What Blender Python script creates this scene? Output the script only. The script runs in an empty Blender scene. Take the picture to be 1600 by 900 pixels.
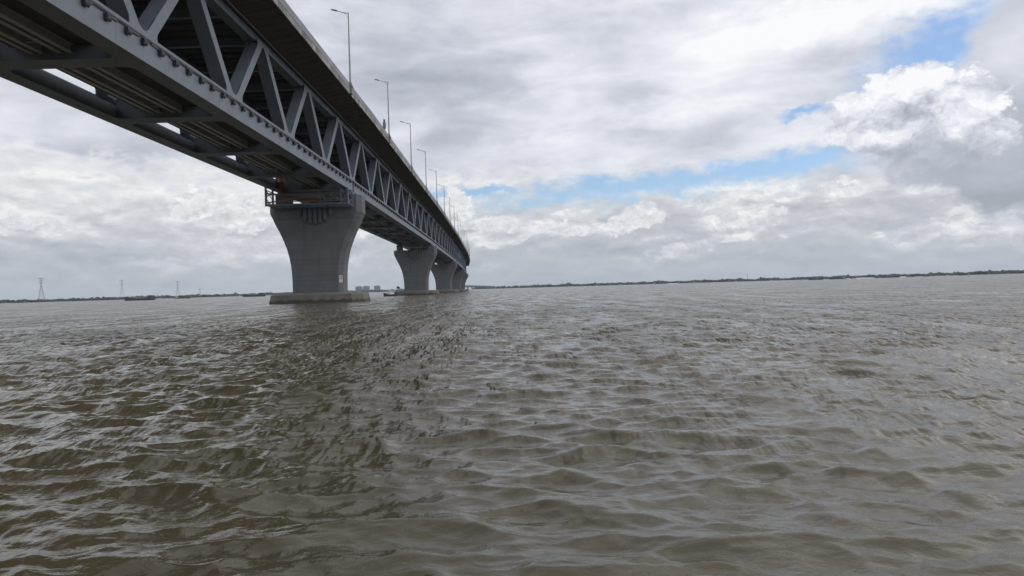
import bpy, bmesh, math, random
import numpy as np
from mathutils import Vector, Matrix
C = bpy.context.scene.collection
SC = bpy.context.scene
rnd = random.Random(7)

# ------------------------------------------------------------------ camera
F = 1093.0                                    # focal length in pixels of a 1600 px wide frame
YAW, ROLL = 0.0097, 0.0293
CAM = Vector((28.18, -132.26, 1.673))
cam = bpy.data.cameras.new("camera"); camo = bpy.data.objects.new("camera", cam); C.objects.link(camo)
cam.sensor_width = 36.0; cam.lens = 36.0 * F / 1600.0
cam.clip_start = 0.1; cam.clip_end = 60000
fw = Vector((math.sin(YAW), math.cos(YAW), 0)); rt0 = Vector((math.cos(YAW), -math.sin(YAW), 0)); up0 = Vector((0, 0, 1))
rt = rt0 * math.cos(ROLL) - up0 * math.sin(ROLL)
up = up0 * math.cos(ROLL) + rt0 * math.sin(ROLL)
m = Matrix.Identity(4)
for i in range(3):
    m[i][0] = rt[i]; m[i][1] = up[i]; m[i][2] = -fw[i]; m[i][3] = CAM[i]
camo.matrix_world = m
SC.camera = camo
SC.view_settings.view_transform = 'Standard'; SC.view_settings.look = 'None'
SC.view_settings.exposure = 0.1; SC.view_settings.gamma = 1.0; SC.view_settings.use_curve_mapping = False
SC.cycles.volume_bounces = 0
SC.cycles.max_bounces = 5
SC.cycles.diffuse_bounces = 2; SC.cycles.caustics_reflective = True; SC.cycles.blur_glossy = 0.5

def azel(x, y):
    """photo pixel -> azimuth from +y (to the right) and elevation, radians"""
    U, V = x - 800.0, y - 450.0
    u = U * math.cos(ROLL) - V * math.sin(ROLL); v = U * math.sin(ROLL) + V * math.cos(ROLL)
    return math.atan2(u, F) + YAW, math.atan2(-v, math.hypot(u, F))
def ground(x, d):
    """a point on the water, d metres from the viewpoint, below the column x of the horizon"""
    a, _ = azel(x, 450 - math.tan(ROLL) * (x - 800))
    return Vector((CAM.x + d * math.sin(a), CAM.y + d * math.cos(a), 0))

# ------------------------------------------------------------------ node helper
class G:
    """arithmetic on node sockets"""
    def __init__(s, nt): s.nt = nt
    def n(s, t, **k):
        o = s.nt.nodes.new(t)
        for a, b in k.items(): setattr(o, a, b)
        return o
    def put(s, sock, v):
        if isinstance(v, X): s.nt.links.new(v.s, sock)
        elif hasattr(v, 'is_output'): s.nt.links.new(v, sock)
        else: sock.default_value = v
    def math(s, op, a, b=0.0, c=None, clamp=False):
        o = s.n('ShaderNodeMath', operation=op, use_clamp=clamp)
        s.put(o.inputs[0], a); s.put(o.inputs[1], b)
        if c is not None: s.put(o.inputs[2], c)
        return X(s, o.outputs[0])
    def vec(s, x, y, z=0.0):
        o = s.n('ShaderNodeCombineXYZ')
        s.put(o.inputs[0], x); s.put(o.inputs[1], y); s.put(o.inputs[2], z); return X(s, o.outputs[0])
    def vm(s, op, a, b=None, out=0):
        o = s.n('ShaderNodeVectorMath', operation=op); s.put(o.inputs[0], a)
        if b is not None: s.put(o.inputs[1], b)
        return X(s, o.outputs[out])
    def noise(s, v, scale, detail=4.0, rough=0.5, dist=0.0, out=0, kind='FBM', dims='3D'):
        o = s.n('ShaderNodeTexNoise', noise_dimensions=dims); o.noise_type = kind
        s.put(o.inputs['Vector'], v); s.put(o.inputs['Scale'], scale); s.put(o.inputs['Detail'], detail)
        s.put(o.inputs['Roughness'], rough); s.put(o.inputs['Distortion'], dist); return X(s, o.outputs[out])
    def step(s, v, a, b, lo=0.0, hi=1.0):
        o = s.n('ShaderNodeMapRange', interpolation_type='SMOOTHSTEP')
        s.put(o.inputs[0], v); s.put(o.inputs[1], a); s.put(o.inputs[2], b); s.put(o.inputs[3], lo); s.put(o.inputs[4], hi)
        return X(s, o.outputs[0])
    def mix(s, f, a, b):
        o = s.n('ShaderNodeMix', data_type='RGBA'); o.clamp_factor = True
        s.put(o.inputs[0], f); s.put(o.inputs[6], a); s.put(o.inputs[7], b); return X(s, o.outputs[2])
    def ramp(s, f, stops):
        o = s.n('ShaderNodeValToRGB'); s.put(o.inputs[0], f); e = o.color_ramp.elements
        while len(e) < len(stops): e.new(0.5)
        for q, (p, c) in zip(e, stops): q.position = p; q.color = (*c, 1)
        return X(s, o.outputs[0])
class X:
    def __init__(s, g, sock): s.g = g; s.s = sock
    def __add__(s, o): return s.g.math('ADD', s, o)
    def __radd__(s, o): return s.g.math('ADD', s, o)
    def __sub__(s, o): return s.g.math('SUBTRACT', s, o)
    def __rsub__(s, o): return s.g.math('SUBTRACT', o, s)
    def __mul__(s, o): return s.g.math('MULTIPLY', s, o)
    def __rmul__(s, o): return s.g.math('MULTIPLY', s, o)
    def __truediv__(s, o): return s.g.math('DIVIDE', s, o)
    def max(s, o): return s.g.math('MAXIMUM', s, o)
    def min(s, o): return s.g.math('MINIMUM', s, o)
    def clamp(s): return s.g.math('ADD', s, 0.0, clamp=True)

# ------------------------------------------------------------------ sky
SUN_EL, SUN_AZ = math.radians(52), math.radians(86)      # azimuth from +y towards +x
world = bpy.data.worlds.new("World"); SC.world = world; world.use_nodes = True
world.cycles.sampling_method = 'MANUAL'; world.cycles.sample_map_resolution = 512
nt = world.node_tree; nt.nodes.clear(); g = G(nt)
tc = g.n('ShaderNodeTexCoord'); D = X(g, tc.outputs['Generated'])
sep = g.n('ShaderNodeSeparateXYZ'); nt.links.new(D.s, sep.inputs[0])
dx, dy, dz = (X(g, sep.outputs[i]) for i in range(3))
AZ = g.math('ARCTAN2', dx, dy); EL = g.math('ARCSINE', dz)
U0, V0 = AZ * 1000.0, EL * 1000.0             # milliradians
def mrad(x, y):
    a, e = azel(x, y); return a * 1000, e * 1000
def dvec(sx, sz, off=(0, 0, 0)):
    return g.vm('ADD', g.vm('MULTIPLY', D, (sx, sx, sz)), off)
# domain warp shared by every layer
wn = g.noise(dvec(1, 2.0), 9.0, 5, 0.55, out=1)
wv = g.vm('SUBTRACT', wn, (0.5, 0.5, 0.5))
ws = g.n('ShaderNodeSeparateXYZ'); nt.links.new(wv.s, ws.inputs[0])
wn2 = g.noise(dvec(1, 1.3, (3, 1, 7)), 42.0, 5, 0.6, out=1)
wv2 = g.vm('SUBTRACT', wn2, (0.5, 0.5, 0.5))
ws2 = g.n('ShaderNodeSeparateXYZ'); nt.links.new(wv2.s, ws2.inputs[0])
def warped(a, b):
    return (U0 + X(g, ws.outputs[0]) * a + X(g, ws2.outputs[0]) * b,
            V0 + X(g, ws.outputs[1]) * (a * 0.6) + X(g, ws2.outputs[1]) * (b * 0.8))
Us, Vs = warped(110, 26); SOFT = g.vec(Us, Vs)
Uc, Vc = warped(34, 34); CRISP = g.vec(Uc, Vc)
SC1 = 1000.0 / F
def blob(P, x, y, rx, ry, tilt=0.0):
    """normalised distance from the centre of an ellipse given in photo pixels"""
    u, v = mrad(x, y)
    q = g.vm('SUBTRACT', P, (u, v, 0))
    if tilt:
        o = g.n('ShaderNodeVectorRotate', rotation_type='Z_AXIS'); nt.links.new(q.s, o.inputs['Vector'])
        o.inputs['Angle'].default_value = -tilt; q = X(g, o.outputs[0])
    q = g.vm('MULTIPLY', q, (1 / (rx * SC1), 1 / (ry * SC1), 0))
    return g.vm('LENGTH', q, out=1)
def bump_sum(P, items):
    tot = None
    for x, y, rx, ry, amp, *t in items:
        r = blob(P, x, y, rx, ry, t[0] if t else 0.0)
        v = g.step(r, 1.0, 0.0) * amp
        tot = v if tot is None else tot + v
    return tot
def union(P, items):
    tot = None
    for x, y, rx, ry, *t in items:
        v = 1.0 - blob(P, x, y, rx, ry, t[0] if t else 0.0)
        tot = v if tot is None else g.math('SMOOTH_MAX', tot, v, 0.18)
    return tot
# --- high sheet of stratus: long streaks, flattened towards the horizon
pl = g.vec(dx / (dz.max(0.0) + 0.13), dy / (dz.max(0.0) + 0.13), 0.0)
st1 = g.noise(g.vm('MULTIPLY', pl, (0.9, 1.5, 1)), 1.15, 5, 0.55, 0.5)
st2 = g.noise(dvec(1, 3.2, (5, 2, 1)), 7.5, 6, 0.55, 0.35)
st3 = g.noise(dvec(1, 2.4, (1, 8, 3)), 24.0, 5, 0.55)
tone = 0.65 + (st1 - 0.5) * 0.55 + (st2 - 0.5) * 0.80 + (st3 - 0.5) * 0.16
tone = tone + bump_sum(SOFT, [
    (640, 130, 190, 120, -0.26), (760, 190, 150, 45, -0.16), (1010, 95, 170, 40, -0.12), (600, 30, 120, 60, -0.10),
    (880, 130, 130, 40, 0.20), (1150, 60, 330, 75, 0.30), (1020, 170, 200, 30, 0.26), (1330, 20, 320, 55, 0.34),
    (850, 245, 260, 50, 0.24), (1250, 215, 140, 30, 0.16), (1160, 130, 160, 45, 0.22),
    (170, 250, 330, 90, -0.10), (60, 190, 200, 60, 0.12), (200, 300, 260, 22, -0.14), (340, 225, 200, 45, 0.05)])
# --- broken cumulus field near the horizon
lo1 = g.noise(dvec(1, 2.6, (2, 4, 6)), 17.0, 5, 0.58, 0.25)
lo0 = g.noise(dvec(1, 3.4, (6, 3, 8)), 6.5, 5, 0.5, 0.3)
lo2 = g.noise(dvec(1, 1.7, (7, 1, 2)), 46.0, 4, 0.6)
lo1b = g.noise(dvec(1, 2.6, (2, 4, 5.972)), 17.0, 5, 0.58, 0.25)      # the same field a little higher: lit from above
ltone = 0.57 + (lo0 - 0.5) * 0.55 + (lo1 - 0.5) * 0.34 + (lo2 - 0.5) * 0.12 + (lo1 - lo1b) * 0.5
ltone = ltone + bump_sum(SOFT, [(245, 408, 50, 9, 0.2), (120, 372, 160, 14, 0.05),
    (780, 395, 130, 28, -0.06), (1000, 375, 260, 26, -0.10), (1180, 395, 230, 18, -0.10), (1260, 310, 130, 30, -0.08), (1330, 290, 60, 16, 0.16),
    (1400, 385, 150, 12, 0.12), (1560, 345, 90, 10, 0.16), (1150, 395, 60, 7, 0.14), (1200, 410, 320, 14, -0.05),
    (100, 395, 210, 30, -0.13), (400, 380, 120, 34, -0.12), (330, 400, 60, 20, 0.10), (250, 345, 120, 20, -0.05)])
ltone = ltone + g.step(V0, 85.0, 165.0) * 0.22
haze_low = g.step(EL * 1000.0, 95.0, -5.0)
ltone = g.math('ADD', ltone * (1.0 - haze_low * 0.62), haze_low * 0.19)
RAMP = [(0.0, (0.25, 0.285, 0.335)), (0.25, (0.36, 0.39, 0.44)), (0.5, (0.51, 0.535, 0.615)), (0.75, (0.72, 0.74, 0.805)), (1.0, (0.91, 0.915, 0.945))]
LOW = [(0.0, (0.27, 0.32, 0.375)), (0.25, (0.36, 0.40, 0.455)), (0.5, (0.52, 0.54, 0.575)), (0.75, (0.72, 0.735, 0.765)), (1.0, (0.96, 0.95, 0.93))]
col_hi = g.ramp(tone, RAMP); col_lo = g.ramp(ltone, LOW)
edge = V0 - (150.0 - U0 * 0.03) + (lo1 - 0.5) * 120.0 + (lo2 - 0.5) * 60.0     # ragged upper edge of the low field
hi_mask = g.step(edge, -14.0, 26.0)
cloud = g.mix(hi_mask, col_lo, col_hi)
# --- gaps of blue between the layers
hole = union(g.vec(*warped(60, 44)), [(1020, 288, 350, 25, 0.055), (1210, 262, 150, 24, 0.10), (740, 303, 120, 10, 0.03), (1470, 84, 122, 66, 0.42), (1262, 174, 40, 9, 0.1)])
holem = g.step(hole + (st3 - 0.5) * 1.15 + (lo2 - 0.5) * 0.5, -0.22, 0.75)
rare = g.step(g.noise(dvec(1, 2.6, (9, 9, 1)), 5.0, 6, 0.55), 0.66, 0.76) * g.step(V0, 420.0, 620.0)
holem = holem.max(rare)
# --- cumulus: rounded billows from cellular noise, lit from above
def billow(off, scale, detail=2.0, lift=0.0):
    p = g.vm('ADD', g.vm('MULTIPLY', D, (1, 1, 1.25)), (off[0], off[1], off[2] - lift))
    p = g.vm('ADD', p, g.vm('MULTIPLY', wv2, (0.05, 0.05, 0.05)))
    o = g.n('ShaderNodeTexVoronoi', voronoi_dimensions='3D', feature='F1', distance='EUCLIDEAN'); o.normalize = True
    g.put(o.inputs['Vector'], p); g.put(o.inputs['Scale'], scale); g.put(o.inputs['Detail'], detail); g.put(o.inputs['Roughness'], 0.55); g.put(o.inputs['Lacunarity'], 2.2)
    return 1.0 - X(g, o.outputs['Distance']) * 1.5
# layered field of small heads low over the horizon
f1 = billow((2, 5, 1), 24.0); f1b = billow((2, 5, 1), 24.0, 2.0, 0.011)
fc = (f1 - 0.5) * 0.55 + (lo0 - 0.52) * 2.2 + (lo1 - 0.5) * 1.4
mf = g.step(fc, 0.02, 0.30) * g.step(V0, 12.0, 60.0) * g.step(V0, 160.0, 105.0)
tf = ltone + 0.10 + (f1 - f1b) * 1.15 + (lo1 - lo1b) * 0.6 + (0.2 - fc).max(0.0) * 0.5
cloud1 = g.mix(mf * g.step(U0, -440.0, -40.0, 0.25, 0.65), cloud, g.ramp(tf, LOW))
# grey mass at the right
mass = [(1612, 190, 105, 120), (1585, 258, 115, 58), (1720, 170, 180, 170), (1595, 100, 62, 80), (1455, 258, 60, 26)]
n1m = g.noise(dvec(1, 1.6, (4, 3, 9)), 15.0, 5, 0.55, 0.2)
fm = union(CRISP, mass) + (n1m - 0.5) * 0.9 + (st3 - 0.5) * 0.25
mm = g.step(fm, -0.02, 0.30)
tm = 0.46 + (n1m - 0.5) * 0.30 + bump_sum(SOFT, [(1570, 310, 170, 34, -0.20), (1575, 255, 170, 80, -0.10), (1590, 80, 90, 80, 0.24), (1440, 255, 90, 50, -0.06)])
cloud1 = g.mix(mm, cloud1, g.ramp(tm, RAMP))
# white heads in front of it
big = [(1432, 142, 66, 36), (1350, 172, 50, 28), (1392, 196, 88, 38), (1490, 172, 52, 46), (1520, 205, 46, 40), (1452, 210, 80, 44), (1330, 188, 34, 16)]
c1 = billow((4, 3, 9), 17.0, 3.0); c1b = billow((4.004, 3, 9), 17.0, 3.0, 0.016)
fb = union(CRISP, big) + (c1 - 0.45) * 0.95 + (st3 - 0.5) * 0.8
mb = g.step(fb, -0.02, 0.20)
tb = 0.74 + (c1 - c1b) * 1.25 + bump_sum(SOFT, [(1430, 128, 110, 40, 0.26), (1335, 168, 60, 26, 0.24), (1505, 190, 60, 46, 0.22), (1412, 182, 50, 24, -0.30), (1440, 232, 130, 34, -0.42), (1525, 240, 60, 40, -0.2)]) + (0.14 - fb).max(0.0) * 0.6
fadeb = 1.0 - bump_sum(SOFT, [(1450, 262, 170, 50, 0.8)])
mb = mb * fadeb.clamp()
cloud2 = g.mix(mb, cloud1, g.ramp(tb, RAMP))
# small heads along the lower edge of the blue band and at left
small = [(775, 352, 54, 16), (730, 340, 22, 22), (712, 318, 24, 26), (890, 358, 50, 12), (1000, 336, 42, 22), (965, 352, 36, 16), (1145, 346, 48, 13), (1195, 328, 34, 14), (1316, 292, 30, 13),
         (318, 318, 46, 27), (400, 335, 42, 32), (60, 350, 62, 15), (8, 346, 30, 16), (600, 330, 40, 30)]
c2 = billow((1, 6, 2), 40.0, 2.0); c2b = billow((1.002, 6, 2), 40.0, 2.0, 0.007)
fs = union(CRISP, small) + (c2 - 0.5) * 0.8 + (lo2 - 0.5) * 0.8
ms = g.step(fs, 0.0, 0.36)
ts = 0.76 + (c2 - c2b) * 0.8 + (0.26 - fs).max(0.0) * 0.5
cloud3 = g.mix(ms * 0.85, cloud2, g.ramp(ts, LOW))
mb = mb.max(mm)
cover = 1.0 - (holem * (1.0 - mb) * (1.0 - ms) * g.step(V0, 60.0, 100.0)) * 0.93
skyn = g.n('ShaderNodeTexSky', sky_type='NISHITA'); skyn.sun_disc = False
skyn.sun_elevation = SUN_EL; skyn.sun_rotation = SUN_AZ; skyn.air_density = 1.0; skyn.dust_density = 0.6; skyn.ozone_density = 5.0
bg1 = g.n('ShaderNodeBackground'); nt.links.new(skyn.outputs[0], bg1.inputs[0]); bg1.inputs[1].default_value = 0.13
bg2 = g.n('ShaderNodeBackground'); nt.links.new(cloud3.s, bg2.inputs[0]); bg2.inputs[1].default_value = 1.0
mx = g.n('ShaderNodeMixShader'); nt.links.new(cover.s, mx.inputs[0]); nt.links.new(bg1.outputs[0], mx.inputs[1]); nt.links.new(bg2.outputs[0], mx.inputs[2])
wo = g.n('ShaderNodeOutputWorld'); nt.links.new(mx.outputs[0], wo.inputs[0])

sun = bpy.data.lights.new("sun", 'SUN'); sun.energy = 1.5; sun.angle = math.radians(100); sun.color = (1.0, 0.96, 0.9)
suno = bpy.data.objects.new("sun", sun); C.objects.link(suno)
sd = Vector((math.sin(SUN_AZ) * math.cos(SUN_EL), math.cos(SUN_AZ) * math.cos(SUN_EL), math.sin(SUN_EL)))
suno.rotation_euler = sd.to_track_quat('Z', 'Y').to_euler(); suno.location = (0, 0, 130)
#@@SPLIT
# ------------------------------------------------------------------ materials
def mat(name, base=(0.5, 0.5, 0.5), rough=0.6, metallic=0.0, spec=None):
    M = bpy.data.materials.new(name); M.use_nodes = True
    b = M.node_tree.nodes['Principled BSDF']
    b.inputs['Base Color'].default_value = (*base, 1); b.inputs['Roughness'].default_value = rough; b.inputs['Metallic'].default_value = metallic
    if spec is not None: b.inputs['Specular IOR Level'].default_value = spec
    return M, G(M.node_tree), b
def worn(name, base, var, rough, scale, stretch=(1, 1, 1), stain=0.0, stain_col=(0.1, 0.09, 0.08), stain_scale=(1, 1, 0.08), bump=0.0, tint=0.0, bands=0.0):
    """painted steel / concrete: mottling, vertical run-off stains, tint per piece, optional casting bands"""
    M, g, b = mat(name, base, rough)
    o = g.n('ShaderNodeTexCoord'); p = X(g, o.outputs['Object'])
    n1 = g.noise(g.vm('MULTIPLY', p, stretch), scale, 6, 0.6)
    c = g.mix(g.step(n1, 0.3, 0.7), tuple(x * (1 - var) for x in base) + (1,), tuple(min(1, x * (1 + var)) for x in base) + (1,))
    if stain:
        n2 = g.noise(g.vm('MULTIPLY', p, stain_scale), 1.3, 6, 0.65)
        c = g.mix(g.step(n2, 0.52, 0.72) * stain, c, (*stain_col, 1))
    if bands:
        s = g.n('ShaderNodeSeparateXYZ'); g.nt.links.new(p.s, s.inputs[0])
        n3 = g.noise(g.vec(0.0, 0.0, X(g, s.outputs[2])), 1.7, 2, 0.5)
        c = g.mix(g.step(n3, 0.35, 0.65) * bands, c, tuple(x * 0.72 for x in base) + (1,))
    if tint:
        oi = g.n('ShaderNodeObjectInfo')
        c = g.mix(X(g, oi.outputs['Random']) * tint, c, tuple(x * 0.3 for x in base) + (1,))
    g.put(b.inputs['Base Color'], c)
    n4 = g.noise(p, scale * 9, 5, 0.6)
    g.put(b.inputs['Roughness'], rough + (n4 - 0.5) * 0.2)
    if bump:
        bm = g.n('ShaderNodeBump'); bm.inputs['Distance'].default_value = bump; bm.inputs['Strength'].default_value = 0.6
        g.put(bm.inputs['Height'], n4); g.nt.links.new(bm.outputs[0], b.inputs['Normal'])
    return M
M_steel = worn('grey steel paint', (0.138, 0.158, 0.190), 0.10, 0.5, 0.35, stain=0.35, stain_col=(0.105, 0.105, 0.11), stain_scale=(0.6, 0.6, 0.05))
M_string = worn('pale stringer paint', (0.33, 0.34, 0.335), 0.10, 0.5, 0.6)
M_steel_d = worn('dark steel', (0.075, 0.08, 0.09), 0.15, 0.5, 1.5)
M_gantry = worn('slate blue steel', (0.12, 0.145, 0.18), 0.15, 0.5, 1.2, stain=0.3)
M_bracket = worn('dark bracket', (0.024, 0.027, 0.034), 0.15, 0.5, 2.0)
M_conc = worn('pier concrete', (0.135, 0.142, 0.154), 0.10, 0.85, 0.35, stain=0.75, stain_col=(0.085, 0.085, 0.082), stain_scale=(0.55, 0.55, 0.05), bump=0.01, bands=0.5)
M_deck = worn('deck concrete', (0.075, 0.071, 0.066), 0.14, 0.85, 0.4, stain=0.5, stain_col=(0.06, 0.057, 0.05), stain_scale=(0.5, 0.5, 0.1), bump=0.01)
M_panel = worn('precast panel', (0.35, 0.35, 0.345), 0.10, 0.85, 1.1, stain=0.4, stain_col=(0.17, 0.165, 0.15), stain_scale=(2.2, 2.2, 0.2), bump=0.005, tint=1.0)
M_barrier = worn('barrier concrete', (0.26, 0.27, 0.29), 0.10, 0.8, 0.9, stain=0.4, stain_col=(0.15, 0.15, 0.16), stain_scale=(2.2, 2.2, 0.2), tint=0.35)
M_cap = worn('wet cap concrete', (0.145, 0.136, 0.120), 0.16, 0.8, 0.5, stain=0.7, stain_col=(0.055, 0.048, 0.035), stain_scale=(0.9, 0.9, 0.12), bump=0.02)
def wet_band(M, top, dark):
    nt_ = M.node_tree; g = G(nt_); b = nt_.nodes['Principled BSDF']; old = b.inputs['Base Color'].links[0].from_socket
    o = g.n('ShaderNodeNewGeometry'); p = X(g, o.outputs['Position']); q = g.n('ShaderNodeSeparateXYZ'); nt_.links.new(p.s, q.inputs[0])
    n = g.noise(g.vm('MULTIPLY', p, (1, 1, .25)), .9, 5, .65)
    f = g.step(X(g, q.outputs[2]) + (n - .5) * 1.1, top + .12, top - .12)
    mixn = g.mix(f * .8, X(g, old), (*dark, 1)); g.put(b.inputs['Base Color'], mixn)
wet_band(M_cap, .55, (.030, .029, .020))
M_pole = worn('galvanised pole', (0.27, 0.285, 0.31), 0.08, 0.45, 2.0)
M_lum = worn('lamp head', (0.12, 0.13, 0.15), 0.08, 0.4, 2.0)
M_pipe = worn('ochre gas pipe', (0.24, 0.095, 0.02), 0.15, 0.5, 1.0)
M_white = worn('white board', (0.55, 0.55, 0.55), 0.05, 0.6, 2.0)
M_ink, _, _ = mat('dark print', (0.06, 0.06, 0.07), 0.7)
M_blue = worn('blue sheet', (0.03, 0.13, 0.42), 0.2, 0.7, 1.0)
M_tower = worn('far tower steel', (0.16, 0.17, 0.18), 0.1, 0.6, 0.1)
M_hull = worn('boat hull', (0.055, 0.05, 0.05), 0.3, 0.6, 0.3)
M_rust = worn('barge hull', (0.085, 0.075, 0.075), 0.3, 0.6, 0.2)
M_cabin = worn('boat cabin', (0.42, 0.42, 0.42), 0.2, 0.6, 0.5)
M_flat = worn('tower block plaster', (0.17, 0.18, 0.20), 0.08, 0.8, 0.05)
M_glass, _, _ = mat('dark window', (0.04, 0.05, 0.06), 0.15)
M_cloth = worn('dark cloth', (0.03, 0.035, 0.05), 0.2, 0.9, 2.0)
M_skin = worn('skin', (0.16, 0.09, 0.06), 0.1, 0.6, 3.0)
M_leaf = worn('far foliage', (0.045, 0.062, 0.035), 0.45, 0.9, 0.02)
M_bank = worn('river bank', (0.12, 0.10, 0.07), 0.3, 0.95, 0.004)
M_sand = worn('sand bar', (0.62, 0.59, 0.53), 0.12, 0.95, 0.01)

# ------------------------------------------------------------------ mesh helpers
def mesh(name, verts, faces, M, smooth=False):
    me = bpy.data.meshes.new(name); me.from_pydata([tuple(v) for v in verts], [], faces); me.update()
    me.materials.append(M)
    if smooth: me.polygons.foreach_set('use_smooth', [True] * len(me.polygons))
    return me
class MB:
    def __init__(s): s.v = []; s.f = []
    def add(s, v, f):
        k = len(s.v); s.v += [tuple(x) for x in v]; s.f += [tuple(i + k for i in q) for q in f]; return s
    def box(s, x0, x1, y0, y1, z0, z1):
        return s.add([(x0, y0, z0), (x1, y0, z0), (x1, y1, z0), (x0, y1, z0), (x0, y0, z1), (x1, y0, z1), (x1, y1, z1), (x0, y1, z1)],
                     [(3, 2, 1, 0), (4, 5, 6, 7), (0, 1, 5, 4), (1, 2, 6, 5), (2, 3, 7, 6), (3, 0, 4, 7)])
    def bar(s, a, b, w, h=None, side=None):
        """box bar from a to b, w across, h high"""
        a, b = Vector(a), Vector(b); h = h or w
        d = (b - a).normalized(); r = Vector(side) if side else d.cross(Vector((0, 0, 1)))
        if r.length < 1e-3: r = Vector((1, 0, 0))
        r.normalize(); u = r.cross(d).normalized()
        c = [(-1, -1), (1, -1), (1, 1), (-1, 1)]
        v = [p + r * (i * w / 2) + u * (j * h / 2) for p in (a, b) for i, j in c]
        return s.add(v, [(3, 2, 1, 0), (4, 5, 6, 7), (0, 1, 5, 4), (1, 2, 6, 5), (2, 3, 7, 6), (3, 0, 4, 7)])
    def tube(s, pts, rad, k=8):
        pts = [Vector(p) for p in pts]; rad = rad if isinstance(rad, (list, tuple)) else [rad] * len(pts)
        v = []; f = []; prev = None
        for i, p in enumerate(pts):
            d = (pts[min(i + 1, len(pts) - 1)] - pts[max(i - 1, 0)]).normalized()
            r = prev - d * prev.dot(d) if prev else d.orthogonal()
            r.normalize(); prev = r; u = d.cross(r)
            v += [p + (r * math.cos(t) + u * math.sin(t)) * rad[i] for t in (2 * math.pi * j / k for j in range(k))]
        for i in range(len(pts) - 1):
            f += [(i * k + j, i * k + (j + 1) % k, (i + 1) * k + (j + 1) % k, (i + 1) * k + j) for j in range(k)]
        f += [tuple(range(k - 1, -1, -1)), tuple(range((len(pts) - 1) * k, len(pts) * k))]
        return s.add(v, f)
    def prism(s, poly, axis, a, b):
        """polygon (2-D) extruded along axis x, y or z from a to b"""
        n = len(poly)
        def P(p, t): return {'x': (t, p[0], p[1]), 'y': (p[0], t, p[1]), 'z': (p[0], p[1], t)}[axis]
        v = [P(p, a) for p in poly] + [P(p, b) for p in poly]
        f = [tuple(range(n - 1, -1, -1)), tuple(range(n, 2 * n))] + [(i, (i + 1) % n, n + (i + 1) % n, n + i) for i in range(n)]
        return s.add(v, f)
    def me(s, name, M, smooth=False):
        me = mesh(name, s.v, s.f, M, smooth)
        bm = bmesh.new(); bm.from_mesh(me); bmesh.ops.recalc_face_normals(bm, faces=bm.faces); bm.to_mesh(me); bm.free()
        return me
def link(name, data, parent=None, loc=None, rot=None):
    o = bpy.data.objects.new(name, data); C.objects.link(o)
    if parent: o.parent = parent
    if loc is not None: o.location = loc
    if rot is not None: o.rotation_euler = rot
    return o
def thing(name, label, cat, loc=(0, 0, 0), rz=0.0, group=None, data=None):
    o = link(name, data, None, loc, (0, 0, rz)); o['label'] = label; o['category'] = cat
    if group: o['group'] = group
    return o

# ------------------------------------------------------------------ the line of the bridge
ss = np.arange(-300, 1300, 0.5)
sq = np.clip(ss, -160, 900)
kap = 0.0915e-3 - 0.3384e-6 * sq + 0.7077e-9 * sq ** 2
th = np.cumsum(kap) * 0.5; i0 = np.searchsorted(ss, 0); th -= th[i0]
LX = -np.cumsum(np.sin(th)) * 0.5; LY = np.cumsum(np.cos(th)) * 0.5; LX -= LX[i0]; LY -= LY[i0]
GR = -2.99e-3
def line(s): return float(np.interp(s, ss, LX)), float(np.interp(s, ss, LY))
ZB = 20.744                                   # underside of the bottom chord at the first pier
W = 13.8                                      # outer face to outer face of the trusses
SP, PN = 150.0, 18.75
frames = {}
for j in range(-1, 5):
    x0, y0 = line(SP * j); x1, y1 = line(SP * (j + 1))
    L = math.hypot(x1 - x0, y1 - y0)
    frames[j] = (Vector((x0, y0, ZB + GR * SP * j)), math.atan2(-(x1 - x0), y1 - y0), math.atan2(GR * SP, L), L / SP)
def onbridge(s, n, z):
    """chainage, offset to the right of the near truss face, height above the chord underside"""
    j = max(-1, min(4, int(math.floor(s / SP)))); p, rz, rx, k = frames[j]
    R = Matrix.Translation(p) @ Matrix.Rotation(rz, 4, 'Z') @ Matrix.Rotation(rx, 4, 'X')
    return R @ Vector((n, (s - SP * j) * k, z)), rz

# ---- shared meshes of one span (x = offset to the right, y along, z up from the chord underside)
ZN, ZT = 22.0 - ZB, 32.7 - ZB                 # working points of the diagonals
TH = math.atan2(ZT - ZN, PN / 2); MW = 1.06; DP = 1.42
sT, cT = math.sin(TH), math.cos(TH)
def arc(cx, cz, r, a0, a1, n=7): return [(cx + r * math.cos(a0 + (a1 - a0) * i / n), cz + r * math.sin(a0 + (a1 - a0) * i / n)) for i in range(n + 1)]
def diag_me(up):
    """a box diagonal; foot (up) or head at the local origin node"""
    mb = MB(); sg = 1 if up else -1
    nrm = (sT, -cT * sg)
    a = (0 + cT * 1.2, ZN + sT * 1.2) if up else (0 + cT * 1.2, ZT - sT * 1.2)
    Lg = math.hypot(PN / 2, ZT - ZN) - 2.2
    d = (cT, sT * sg)
    P = [(a[0] + nrm[0] * MW / 2 * q + d[0] * Lg * t, a[1] + nrm[1] * MW / 2 * q + d[1] * Lg * t) for q, t in ((-1, 0), (1, 0), (1, 1), (-1, 1))]
    mb.prism(P, 'x', -DP, 0.0)
    return mb.me('diagonal', M_steel)
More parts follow.
